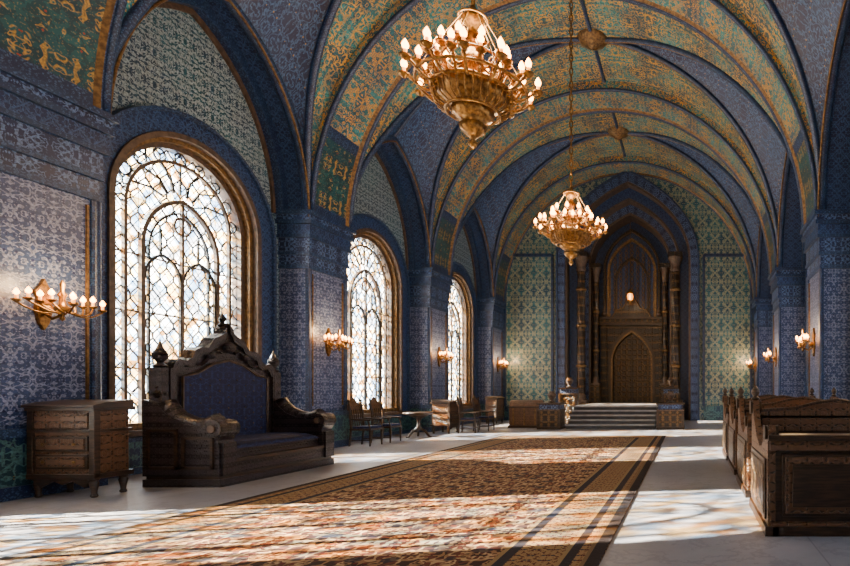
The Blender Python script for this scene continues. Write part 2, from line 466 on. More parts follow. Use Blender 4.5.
for mp in (mapL, mapR):
    for yc in BAYS:
        window('window_%d' % k, yc, mp); k += 1

# ---------------- vault
def hx(u): return RISE*sqrt(max(0, 1-u*u))
def Hl(u): return LUN+(RISE-LUN)*(1-u**3)
def vgroin(u):
    if u > 0.999: return 1.0
    lo, hi = 0.0, 1.0
    if hx(u) >= Hl(u): return 0.0
    for _ in range(40):
        m = (lo+hi)/2
        if Hl(u)*Ppoint(m) > hx(u): lo = m
        else: hi = m
    return (lo+hi)/2
o = MB('ceiling')
NU = 56
ribs = MB('vault_ribs')
for yc in BAYS:
    for sgv in (-1, 1):
        us = []
        for i in range(NU+1):
            th = -pi/2+pi*i/NU; us.append((sin(th), th))
        rowsL = []; rowsH = []; uvL = []; uvH = []
        NI, NO = 10, 12
        for su, th in us:
            u = abs(su); vg = max(vgroin(u), 0.0)
            X = XC+A*su
            rl = []; rh = []; ul = []; uh = []
            for j in range(NI+1):
                v = vg*sin(pi/2*j/NI) if vg > 0.8 else vg*j/NI
                z = ZS+max(hx(u), Hl(u)*Ppoint(v)); y = yc+sgv*v*HB
                rl.append((X, y, z)); ul.append((X, yc+sgv*HB*(v+0.8*(1-Ppoint(v)))))
            for j in range(NO+1):
                v = vg+(1-vg)*j/NO
                z = ZS+hx(u)
                rh.append((X, yc+sgv*v*HB, z)); uh.append((6.5*th, yc+sgv*v*HB))
            rowsL.append(rl); rowsH.append(rh); uvL.append(ul); uvH.append(uh)
        o.grid(rowsL, 'vault_navy', lambda i, j: uvL[i][j])
        o.grid(rowsH, 'vault_gold', lambda i, j: uvH[i][j])
        for half in (0, 1):
            idx = range(0, NU//2+1) if half == 0 else range(NU//2, NU+1)
            pts = [(rowsH[i][0][0], rowsH[i][0][1], rowsH[i][0][2]-0.03) for i in idx]
            ribs.tube(pts, 0.085, 'rib', 8)
            ribs.tube([(p[0], p[1], p[2]-0.07) for p in pts], 0.025, 'gold', 6)
        for (xa, xb) in ((XL, FL), (FR, XR)):
            vs = [sin(pi/2*j/20) for j in range(21)]
            r = [[(x, yc+sgv*HB*v, ZS+LUN*Ppoint(v)) for v in vs] for x in (xa, xb)]
            L = [0]
            for j in range(1, 21): L.append(L[-1]+math.hypot(HB*(vs[j]-vs[j-1]), LUN*(Ppoint(vs[j])-Ppoint(vs[j-1]))))
            xs = (xa, xb)
            o.grid(r, 'navy', lambda i, j: (L[j], xs[i]))
    ribs.tube([(XC+A*sin(-pi/2+pi*i/40), yc, ZS+Hl(abs(sin(-pi/2+pi*i/40)))-0.02) for i in range(41)], 0.06, 'rib', 8)
    ribs.tube([(XC, yc-HB+2*HB*i/10, ZS+RISE-0.02) for i in range(11)], 0.06, 'rib', 8)
    for X in (FL, FR):
        pts = []
        for i in range(33):
            v = -cos(pi*i/32); pts.append((X, yc+HB*v, ZS+LUN*Ppoint(abs(v))-0.02))
        ribs.tube(pts, 0.11, 'rib', 8)
        s_ = 0.1 if X == FL else -0.1
        ribs.tube([(p[0]+s_, p[1]+(yc-p[1])*0.04, p[2]-0.1) for p in pts], 0.025, 'gold', 6)
    ribs.lathe([(0.02, -0.35), (0.12, -0.3), (0.22, -0.2), (0.4, -0.12), (0.5, 0.0), (0.5, 0.05)], (XC, yc, ZS+RISE), 'gold', 20)
ceil = o.build(); ribs.build(parent=ceil)

# transverse arches
def trans(y):
    o = MB('transverse_arch')
    a1, r1 = A-0.14, RISE-0.32
    N = 72
    offs = [-PW-0.05, -PW+0.06, -PW+0.12, PW-0.12, PW-0.06, PW+0.05]
    def ell(a, r, th): return XC-a*cos(th), ZS+r*sin(th)
    rows = []
    for i in range(N+1):
        th = pi*i/N
        x0, z0 = ell(A+0.03, RISE+0.06, th); x1, z1 = ell(a1, r1, th); x2, z2 = ell(a1+0.06, r1+0.06, th)
        rows.append([(x0, y+offs[0], z0), (x1, y+offs[0], z1), (x1, y+offs[1], z1), (x2, y+offs[2], z2), (x2, y+offs[3], z2), (x1, y+offs[4], z1), (x1, y+offs[5], z1), (x0, y+offs[5], z0)])
    V = [-0.3, 0, 0.11, 0.17, 1.33, 1.39, 1.5, 1.8]
    def mf(i, j):
        t = min(i, N-1-i)
        if j in (0, 6): return 'vault_band'
        if j in (1, 5): return 'rib'
        if j in (2, 4): return 'gold'
        if 1 <= t <= 6: return 'green'
        if t in (0, 7): return 'rib'
        return 'vault_band'
    o.grid(rows, 'vault_band', lambda i, j: (V[j]+0.05, 6.5*pi*i/N), False, mf)
    for yo in (-PW-0.02, PW+0.02):
        pts = [(*ell(a1+0.02, r1+0.02, pi*i/N), 0) for i in range(N+1)]
        o.tube([(p[0], y+yo, p[1]) for p in pts], 0.065, 'rib', 8)
    return o.build(parent=ceil)
for y in PIERS: trans(y)

# piers
def pier(y, side):
    o = MB('tiled_pier')
    def B(d, w, z0, z1, m):
        if side == 'L': o.box(XL, y-w, z0, FL+d, y+w, z1, m)
        else: o.box(FR-d, y-w, z0, XR, y+w, z1, m)
    B(0.10, PW+0.08, 0, 0.18, 'rib'); B(0.06, PW+0.05, 0.18, 0.85, 'dado'); B(0.10, PW+0.08, 0.85, 0.97, 'rib')
    B(0.0, PW, 0.97, 4.45, 'pier')
    for w in (-PW, PW-0.09):
        if side == 'L': o.box(FL, y+w, 0.97, FL+0.035, y+w+0.09, 4.45, 'navy')
        else: o.box(FR-0.035, y+w, 0.97, FR, y+w+0.09, 4.45, 'navy')
    for w in (-PW+0.12, PW-0.15):
        if side == 'L': o.box(FL, y+w, 1.1, FL+0.03, y+w+0.03, 4.35, 'gold')
        else: o.box(FR-0.03, y+w, 1.1, FR, y+w+0.03, 4.35, 'gold')
    B(0.05, PW+0.04, 4.45, 4.55, 'rib')
    B(0.03, PW+0.02, 4.55, 4.78, 'script')
    B(0.08, PW+0.06, 4.78, 4.86, 'rib')
    B(0.06, PW+0.04, 4.86, 5.2, 'script')
    B(0.12, PW+0.09, 5.2, 5.28, 'rib')
    B(0.10, PW+0.07, 5.28, 5.52, 'navy')
    B(0.17, PW+0.13, 5.52, 5.62, 'rib')
    B(0.14, PW+0.11, 5.62, 5.74, 'script')
    B(0.20, PW+0.16, 5.74, 5.84, 'rib')
    for w in (-PW, PW):
        x = FL if side == 'L' else FR
        o.tube([(x, y+w, 0.97), (x, y+w, 4.45)], 0.055, 'rib', 10)
    return o.build()
for y in PIERS:
    pier(y, 'L'); pier(y, 'R')

# ---------------- far wall and portal
XP = XC-0.02
def mapF(a, z, d): return (XP+a, YF-d, z)
o = MB('wall_far')
hole = arch(3.1, 0.0, 8.0, 3.8, Psharp, 28)
left = XL-XP; right = XR-XP
outl = [(left, 0)]+[(-3.1, 0)]+hole[1:-1]+[(3.1, 0)]+[(right, 0), (right, 13.3), (left, 13.3)]
o.prism(outl, mapF, -0.4, 0.0, 'lattice')
def AR(hw, zs=8.0, k=1.23): return arch(hw, 0.0, zs, hw*k, Psharp, 28)
o.ring(AR(3.1), AR(3.45), mapF, -0.1, 0.18, 'script')
o.ring(AR(3.45), AR(3.53), mapF, 0, 0.26, 'rib')
o.ring(AR(3.0), AR(3.12), mapF, -0.5, 0.1, 'bronze')
o.ring(AR(2.55), AR(3.05), mapF, -1.0, -0.4, 'navy', 'navy')
o.ring(AR(2.47), AR(2.57), mapF, -1.1, -0.34, 'bronze')
o.ring(AR(2.1), AR(2.5), mapF, -1.9, -0.95, 'script', 'navy')
o.ring(AR(2.02), AR(2.12), mapF, -2.0, -0.9, 'bronze')
o.box(XP-3.2, YF+2.0, 0, XP+3.2, YF+2.3, 12.2, 'navy')
o.box(XP-3.3, YF+0.3, 0, XP-3.0, YF+2.2, 12.2, 'navy'); o.box(XP+3.0, YF+0.3, 0, XP+3.3, YF+2.2, 12.2, 'navy')
for (a0, a1) in ((-6.1, -3.75), (3.75, 6.1)):
    for q in (a0, a1):
        p = mapF(q, 0, 0); o.box(p[0]-0.06, YF-0.1, 0.7, p[0]+0.06, YF, 8.2, 'rib')
    o.box(XP+a0, YF-0.1, 8.1, XP+a1, YF, 8.25, 'rib'); o.box(XP+a0, YF-0.12, 0.0, XP+a1, YF, 0.7, 'dado')
o.build()

# back wall (behind the camera)
o = MB('wall_back'); o.box(XL-0.3, YB-0.3, 0, XR+0.3, YB, 13.3, 'lattice')
o.box(XL, YB, 0, XR, YB+0.1, 0.6, 'dado'); o.build()

# portal columns
def col(x, y, z0, z1, r, name):
    o = MB(name, (x, y, z0)); h = z1-z0
    o.box(-r*1.7, -r*1.7, 0, r*1.7, r*1.7, 0.9, 'carvedgold')
    o.box(-r*1.9, -r*1.9, 0.9, r*1.9, r*1.9, 1.0, 'bronze')
    o.lathe([(r*1.5, 1.0), (r*1.6, 1.06), (r*1.2, 1.12), (r*1.35, 1.2), (r, 1.28)], (0, 0, 0), 'bronze', 16)
    pr = [(r, 1.28+(h-2.2)*i/60) for i in range(61)]
    o.lathe(pr, (0, 0, 0), 'portalwood', 24, 0.1, 6, 3.0)
    t = h-0.92
    for zz in (2.6, 4.6, 6.4):
        if zz < t: o.lathe([(r, zz), (r*1.4, zz+0.05), (r*1.4, zz+0.12), (r, zz+0.17)], (0, 0, 0), 'gold', 16)
    o.lathe([(r, t), (r*1.3, t+0.08), (r*1.1, t+0.16), (r*1.3, t+0.4), (r*1.8, t+0.62), (r*1.9, t+0.7)], (0, 0, 0), 'bronze', 16, 0.06, 8)
    o.box(-r*1.9, -r*1.9, t+0.7, r*1.9, r*1.9, t+0.92, 'portalwood')
    return o.build()
for sgn in (-1, 1):
    col(XP+sgn*2.34, YF+0.05, 0, 8.3, 0.19, 'portal_column')
    col(XP+sgn*1.8, YF+1.1, 0.85, 8.0, 0.14, 'portal_column')

# stairs + dais
o = MB('altar_steps')
for i in range(5):
    y0 = 20.4+0.34*i; z1 = 0.17*(i+1)
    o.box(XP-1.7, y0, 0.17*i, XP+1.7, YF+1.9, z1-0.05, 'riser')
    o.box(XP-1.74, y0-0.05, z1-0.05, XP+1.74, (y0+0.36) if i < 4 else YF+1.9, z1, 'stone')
o.build()

# wooden portal with door
YD = YF+1.95
def mapD(a, z, d): return (XP+a, YD-d, z)
o = MB('door_surround')
Z0 = 0.86
dn = arch(1.0, Z0, 3.0, 1.5, Psharp, 20)
outl = [(-1.65, Z0)]+dn+[(1.65, Z0), (1.65, 5.0), (-1.65, 5.0)]
o.prism(outl, mapD, 0.0, 0.28, 'portalwood')
o.ring(dn, arch(1.1, Z0, 3.0, 1.64, Psharp, 20), mapD, 0.1, 0.38, 'gold')
o.ring(arch(1.1, Z0, 3.0, 1.64, Psharp, 20), arch(1.24, Z0, 3.0, 1.8, Psharp, 20), mapD, 0.1, 0.33, 'wood')
for sgn in (-1, 1):
    o.box(XP+sgn*1.45-0.15, YD-0.42, Z0, XP+sgn*1.45+0.15, YD-0.2, 4.9, 'portalwood')
    o.lathe([(0.02, 0), (0.13, 0.08), (0.16, 0.2), (0.08, 0.32), (0.1, 0.4), (0.03, 0.62), (0.005, 0.75)], (XP+sgn*1.45, YD-0.3, 5.32), 'bronze', 12)
o.box(XP-1.8, YD-0.48, 4.9, XP+1.8, YD, 5.02, 'wood'); o.box(XP-1.72, YD-0.42, 5.02, XP+1.72, YD, 5.22, 'carvedgold'); o.box(XP-1.85, YD-0.52, 5.22, XP+1.85, YD, 5.34, 'wood')
up = arch(1.5, 5.34, 7.9, 2.1, Psharp, 24)
o.prism(up, mapD, 0.0, 0.12, 'navy')
for w, d, m in ((1.5, 0.34, 'portalwood'), (1.3, 0.28, 'gold'), (0.9, 0.24, 'portalwood')):
    o.ring(arch(w-0.12, 5.34, 7.9-(1.5-w), (w-0.12)*1.4, Psharp, 24), arch(w, 5.34, 7.9-(1.5-w), w*1.4, Psharp, 24), mapD, 0.05, d, m)
for k in range(-4, 5):
    for sg in (-1, 1):
        pts = []
        for i in range(44):
            z = 5.4+4.3*i/43; a = k*0.3+sg*0.075*cos(2*pi*z/0.5)
            if abs(a) < 1.2 and inside_arch(a, z, 1.2, 7.7, 1.6, Psharp): pts.append(mapD(a, z, 0.2))
        if len(pts) > 2: o.tube(pts, 0.026, 'gold', 5)
pp = [(-1.0, 5.34), (-0.8, 5.7), (-0.45, 5.8), (-0.25, 6.15), (0, 6.5), (0.25, 6.15), (0.45, 5.8), (0.8, 5.7), (1.0, 5.34)]
o.prism(pp, mapD, 0.1, 0.4, 'portalwood')
o.tube([mapD(a, z, 0.4) for a, z in pp], 0.04, 'gold', 6)
o.build(0.01)
o = MB('door_1')
o.prism(arch(0.98, Z0, 3.0, 1.46, Psharp, 20), mapD, 0.02, 0.14, 'carvedgold')
o.box(XP-0.03, YD-0.2, Z0, XP+0.03, YD-0.14, 4.3, 'wood')
for sgn in (-1, 1):
    for (z0, z1) in ((1.0, 1.9), (2.05, 3.2)):
        x0 = XP+sgn*0.5
        for q in (-0.36, 0.33): o.box(x0+q, YD-0.18, z0, x0+q+0.03, YD-0.14, z1, 'gold')
        for q in (z0, z1-0.03): o.box(x0-0.36, YD-0.18, q, x0+0.36, YD-0.14, q+0.03, 'gold')
        zc = (z0+z1)/2
        o.tube([(x0+0.2*cos(u*pi/8), YD-0.16, zc+0.3*sin(u*pi/8)) for u in range(16)], 0.022, 'gold', 5, True)
    o.sphere((XP+sgn*0.1, YD-0.2, 2.0), 0.045, 'gold')
o.build()

# plinth cabinets beside the stairs
def plinth(x, y, w, d, h, name='carved_plinth'):
    o = MB(name, (x, y, 0))
    o.box(-w/2-0.05, -d/2-0.05, 0, w/2+0.05, d/2+0.05, 0.1, 'wood')
    o.box(-w/2, -d/2, 0.1, w/2, d/2, h-0.3, 'carvedgold')
    o.box(-w/2-0.04, -d/2-0.04, h-0.3, w/2+0.04, d/2+0.04, h-0.24, 'bronze')
    o.box(-w/2+0.02, -d/2+0.02, h-0.24, w/2-0.02, d/2-0.02, h-0.06, 'script')
    o.box(-w/2-0.06, -d/2-0.06, h-0.06, w/2+0.06, d/2+0.06, h, 'wood')
    for sx in (-1, 1):
        o.box(sx*w/2-0.05, -d/2-0.03, 0.1, sx*w/2+0.05, -d/2+0.05, h-0.3, 'wood')
    o.lathe([(0.05, 0), (0.16, 0.03), (0.05, 0.1), (0.12, 0.2), (0.18, 0.32), (0.1, 0.42), (0.13, 0.46)], (0, 0, h), 'bronze', 14)
    return o.build(0.008)
plinth(XP+2.32, 20.6, 0.96, 0.9, 1.0); plinth(XP-2.3, 20.6, 0.8, 0.9, 1.0)
plinth(XP+2.25, 23.4, 0.7, 0.7, 1.6); plinth(XP-2.25, 23.4, 0.7, 0.7, 1.6)

# ---------------- carpet
o = MB('carpet', ((CX0+CX1)/2, (CY0+CY1)/2, 0))
o.box(-hwx, -hly, 0.001, hwx, hly, 0.018, 'carpet')
for i in range(0, 130):
    x = -hwx+2*hwx*(i+0.5)/130
    o.box(x-0.012, hly, 0.001, x+0.012, hly+0.12, 0.008, 'fringe')
o.build()

# ---------------- throne bench (faces +X)
def throne():
    Y0, Y1 = 8.15, 10.75; X0, X1 = -8.42, -7.22; ym = (Y0+Y1)/2
    o = MB('throne_bench')
    o.box(X0, Y0, 0, X1, Y1, 0.12, 'throne')
    o.box(X0+0.03, Y0+0.03, 0.12, X1-0.03, Y1-0.03, 0.17, 'wood')
    o.box(X0+0.1, Y0+0.3, 0.17, X1-0.02, Y1-0.3, 0.36, 'throne')
    o.box(X0+0.1, Y0+0.28, 0.36, X1+0.0, Y1-0.28, 0.41, 'wood')
    o.box(X0+0.1, Y0+0.3, 0.41, X1-0.12, Y1-0.3, 0.56, 'throne')
    ys = [Y0+0.32+(Y1-Y0-0.64)*i/24 for i in range(25)]
    rows = []
    for i, y in enumerate(ys):
        e = 1-abs(2*i/24-1)**10
        row = []
        for k in range(13):
            t = pi*k/12
            row.append((X0+0.62+0.52*cos(t), y, 0.56+0.14*e*(sin(t)**0.45 if sin(t) > 0 else 0)))
        rows.append(row)
    o.grid(rows, 'velvet', None, True)
    prof = [(X0, 0.17), (X1-0.02, 0.17), (X1-0.02, 0.62), (X1-0.05, 0.72), (X1+0.0, 0.8), (X1+0.03, 0.9), (X1-0.03, 1.0), (X1-0.14, 1.03),
            (X1-0.25, 0.98), (X1-0.36, 0.94), (X1-0.55, 0.97), (X1-0.75, 1.05), (X1-0.9, 1.18), (X1-0.98, 1.3), (X0, 1.35)]
    for (a, b_) in ((Y0, Y0+0.3), (Y1-0.3, Y1)):
        o.prism(prof, lambda x, z, d: (x, d, z), a, b_, 'throne')
        o.tube([(x, (a+b_)/2, z-0.02) for x, z in prof[7:14]], 0.14, 'throne', 10)
        o.tube([(X1-0.11, a-0.03, 0.9), (X1-0.11, b_+0.03, 0.9)], 0.14, 'throne', 16)
        o.tube([(X1-0.11, a-0.05, 0.9), (X1-0.11, b_+0.05, 0.9)], 0.06, 'bronze', 12)
        o.box(X1-0.06, a+0.03, 0.17, X1+0.02, b_-0.03, 0.68, 'throne')
        o.lathe([(0.02, 0), (0.07, 0.03), (0.09, 0.1), (0.05, 0.17), (0.06, 0.2), (0.01, 0.3)], (X0+0.12, (a+b_)/2, 1.35), 'throne', 12)
    for (yy, s_) in ((Y0, -1), (Y1, 1)):
        for (xa, xb, za, zb) in ((X0+0.08, X0+0.55, 0.28, 0.9), (X0+0.62, X1-0.1, 0.28, 0.78)):
            for q in (0, 1):
                o.box(xa, min(yy, yy+s_*0.03), (za, zb-0.04)[q], xb, max(yy, yy+s_*0.03), (za+0.04, zb)[q], 'wood')
                o.box((xa, xb-0.04)[q], min(yy, yy+s_*0.03), za, (xa+0.04, xb)[q], max(yy, yy+s_*0.03), zb, 'wood')
    half = [(0.0, 2.68), (0.06, 2.6), (0.1, 2.5), (0.2, 2.44), (0.3, 2.4), (0.36, 2.3), (0.42, 2.22), (0.55, 2.22), (0.66, 2.16), (0.7, 2.04), (0.8, 1.98), (0.93, 2.0), (1.0, 1.94), (1.04, 1.85), (1.08, 1.85), (1.08, 0.3)]
    outl = [(ym+a, z) for a, z in half]+[(ym-a, z) for a, z in reversed(half[1:])]
    mp = lambda a, z, d: (X0+d, a, z)
    o.prism(outl, mp, 0.0, 0.16, 'throne')
    inn = [(ym+(a-ym)*0.9, 0.56+(z-0.56)*0.93 if z > 0.5 else z) for a, z in outl]
    o.ring(inn, outl, mp, 0.1, 0.22, 'throne')
    pn = [(ym-0.86, 0.6), (ym-0.86, 1.72), (ym-0.6, 1.78), (ym-0.3, 1.95), (ym, 2.02), (ym+0.3, 1.95), (ym+0.6, 1.78), (ym+0.86, 1.72), (ym+0.86, 0.6)]
    o.prism(pn, mp, 0.1, 0.19, 'velvet')
    o.tube([mp(a, z, 0.2) for a, z in pn], 0.02, 'bronze', 6)
    for i in range(9):
        for j in range(5):
            o.sphere(mp(ym-0.72+0.18*i, 0.78+0.2*j+(0.1 if i % 2 else 0), 0.19), 0.016, 'bronze', 6, 4)
    o.sphere((X0+0.2, ym, 2.25), 0.1, 'throne', 12, 8)
    for sgn in (-1, 1):
        o.sphere((X0+0.2, ym+sgn*0.35, 2.1), 0.07, 'throne', 10, 6)
        o.tube([(X0+0.19, ym+sgn*(0.12+0.5*t), 2.16-0.18*t+0.08*sin(6*t)) for t in [i/10 for i in range(11)]], 0.03, 'throne', 6)
        o.box(X0-0.0, ym+sgn*1.13-0.07, 0.17, X0+0.2, ym+sgn*1.13+0.07, 1.85, 'throne')
        o.lathe([(0.08, 0), (0.1, 0.03), (0.04, 0.08), (0.09, 0.16), (0.1, 0.22), (0.05, 0.3), (0.02, 0.38), (0.004, 0.46)], (X0+0.1, ym+sgn*1.13, 1.85), 'throne', 12)
    o.lathe([(0.05, 0), (0.07, 0.04), (0.03, 0.08), (0.06, 0.14), (0.004, 0.26)], (X0+0.08, ym, 2.62), 'throne', 12)
    o.build(0.008)
throne()

# ---------------- cabinet / commode (front faces -Y in local)
def cabinet(name, x, y, w, d, h, rz=0.0, mat='carved', legs=0.28):
    o = MB(name, (x, y, 0), rz)
    o.box(-w/2, -d/2, legs, w/2, d/2, h-0.12, mat)
    o.box(-w/2-0.04, -d/2-0.04, legs-0.02, w/2+0.04, d/2+0.04, legs+0.05, 'wood')
    o.box(-w/2-0.03, -d/2-0.03, h-0.42, w/2+0.03, d/2+0.03, h-0.38, 'wood')
    o.box(-w/2-0.05, -d/2-0.05, h-0.12, w/2+0.05, d/2+0.05, h-0.07, 'wood')
    o.prism([(-d/2-0.07, h-0.07), (d/2, h-0.07), (d/2, h+0.03), (-d/2+0.1, h), (-d/2-0.07, h-0.04)], lambda a, z, e: (e, a, z), -w/2-0.07, w/2+0.07, 'wood')
    z0, z1 = legs+0.1, h-0.46
    for i in range(2):
        za = z0+(z1-z0)*i/2+0.02; zb = z0+(z1-z0)*(i+1)/2-0.02
        o.box(-w/2+0.06, -d/2-0.025, za, w/2-0.06, -d/2, zb, 'wood')
        o.box(-w/2+0.1, -d/2-0.04, za+0.03, w/2-0.1, -d/2-0.02, zb-0.03, mat)
        for sx in (-0.25, 0.25): o.sphere((sx*w, -d/2-0.06, (za+zb)/2), 0.022, 'gold')
    o.box(-w/2+0.06, -d/2-0.03, h-0.36, w/2-0.06, -d/2, h-0.15, mat)
    for sx in (-1, 1):
        o.box(sx*(w/2)-0.04, -d/2-0.03, legs, sx*(w/2)+0.04, -d/2+0.05, h-0.12, 'wood')
        for sy in (-1, 1):
            o.lathe([(0.03, 0.0), (0.045, 0.02), (0.03, 0.05), (0.035, 0.1), (0.055, legs*0.7), (0.04, legs*0.8), (0.06, legs*0.88), (0.06, legs)], (sx*(w/2-0.04), sy*(d/2-0.04), 0), 'wood', 12)
    ap = [(-w/2, legs), (-w/2+0.12, legs-0.14), (-w/2+0.3, legs-0.05), (0, legs-0.1), (w/2-0.3, legs-0.05), (w/2-0.12, legs-0.14), (w/2, legs)]
    o.prism(ap, lambda a, z, e: (a, e, z), -d/2-0.01, -d/2+0.03, 'wood')
    return o.build(0.006)
cabinet('carved_commode', -8.72, 7.6, 0.86, 0.46, 1.33)
cabinet('side_cabinet', -8.55, 18.55, 0.75, 0.6, 1.15, pi/2)
cabinet('side_cabinet', -8.85, 24.0, 0.8, 0.5, 1.2, pi/2)

def chest(name, x, y, w, d, h, rz=0):
    o = MB(name, (x, y, 0), rz)
    o.box(-w/2-0.04, -d/2-0.04, 0, w/2+0.04, d/2+0.04, 0.1, 'wood')
    o.box(-w/2, -d/2, 0.1, w/2, d/2, h*0.72, 'carved')
    o.box(-w/2-0.03, -d/2-0.03, h*0.72, w/2+0.03, d/2+0.03, h*0.77, 'wood')
    pr = [(-d/2, h*0.77), (d/2, h*0.77)]+[(d/2*cos(pi*i/10), h*0.77+h*0.23*sin(pi*i/10)) for i in range(1, 10)]
    o.prism(pr, lambda a, z, e: (e, a, z), -w/2, w/2, 'carved')
    for sx in (-0.36, 0, 0.36):
        o.box(sx*w-0.03, -d/2-0.02, 0.1, sx*w+0.03, -d/2, h*0.77, 'gold')
    return o.build(0.006)
chest('wooden_chest', -6.55, 21.3, 1.2, 0.7, 1.1)

def chair(name, x, y, rz):
    o = MB(name, (x, y, 0), rz)
    w, d = 0.27, 0.25
    for sx in (-1, 1):
        o.tube([(sx*w, -d, 0), (sx*w*0.95, -d, 0.2), (sx*w, -d, 0.46)], [0.02, 0.028, 0.035], 'wood', 8)
        o.tube([(sx*w, -d, 0.46), (sx*w*1.05, -d+0.02, 0.6), (sx*w, -d+0.06, 0.7)], 0.022, 'wood', 8)
        o.tube([(sx*w, -d-0.02, 0.7), (sx*w, d, 0.72)], 0.028, 'wood', 8)
        o.tube([(sx*w, d+0.05, 0), (sx*w, d, 0.46), (sx*w, d+0.03, 0.9), (sx*w*0.98, d+0.08, 1.18)], [0.024, 0.032, 0.028, 0.024], 'wood', 8)
        o.sphere((sx*w*0.98, d+0.08, 1.21), 0.035, 'wood')
        o.tube([(sx*w, -d, 0.16), (sx*w, d, 0.16)], 0.015, 'wood', 6)
    o.box(-w-0.03, -d-0.03, 0.42, w+0.03, d+0.03, 0.47, 'wood')
    o.box(-w+0.01, -d, 0.47, w-0.01, d-0.02, 0.53, 'velvet')
    crest = [(-w, 0.95), (w, 0.95), (w, 1.1), (0.16, 1.16), (0.08, 1.25), (0, 1.3), (-0.08, 1.25), (-0.16, 1.16), (-w, 1.1)]
    o.prism(crest, lambda a, z, e: (a, e+0.12*(z-0.5)/0.6, z), d-0.03, d+0.0, 'carved')
    for i in range(-2, 3):
        o.tube([(i*0.09, d, 0.47), (i*0.09, d+0.05, 0.97)], 0.014, 'wood', 6)
    o.tube([(-w, -d, 0.2), (w, -d, 0.2)], 0.015, 'wood', 6)
    return o.build(0.004)
chair('carved_armchair', -8.75, 14.35, pi/2); chair('carved_armchair', -8.75, 15.3, pi/2)
chair('carved_armchair', -7.75, 18.6, pi/2+0.2); chair('carved_armchair', -7.6, 19.6, pi/2)

def table(name, x, y):
    o = MB(name, (x, y, 0))
    o.lathe([(0.42, 0.74), (0.45, 0.76), (0.45, 0.79), (0.42, 0.8), (0.001, 0.8)], (0, 0, 0), 'wood', 24)
    o.lathe([(0.3, 0.7), (0.4, 0.74)], (0, 0, 0), 'carved', 24)
    o.lathe([(0.04, 0.2), (0.1, 0.26), (0.06, 0.34), (0.05, 0.5), (0.09, 0.6), (0.3, 0.7)], (0, 0, 0), 'wood', 14)
    for i in range(3):
        a = 2*pi*i/3
        o.tube([(0.03*cos(a), 0.03*sin(a), 0.28), (0.2*cos(a), 0.2*sin(a), 0.2), (0.34*cos(a), 0.34*sin(a), 0.03), (0.4*cos(a), 0.4*sin(a), 0.02)], [0.05, 0.04, 0.03, 0.02], 'wood', 8)
    return o.build()
table('round_side_table', -8.6, 16.8)

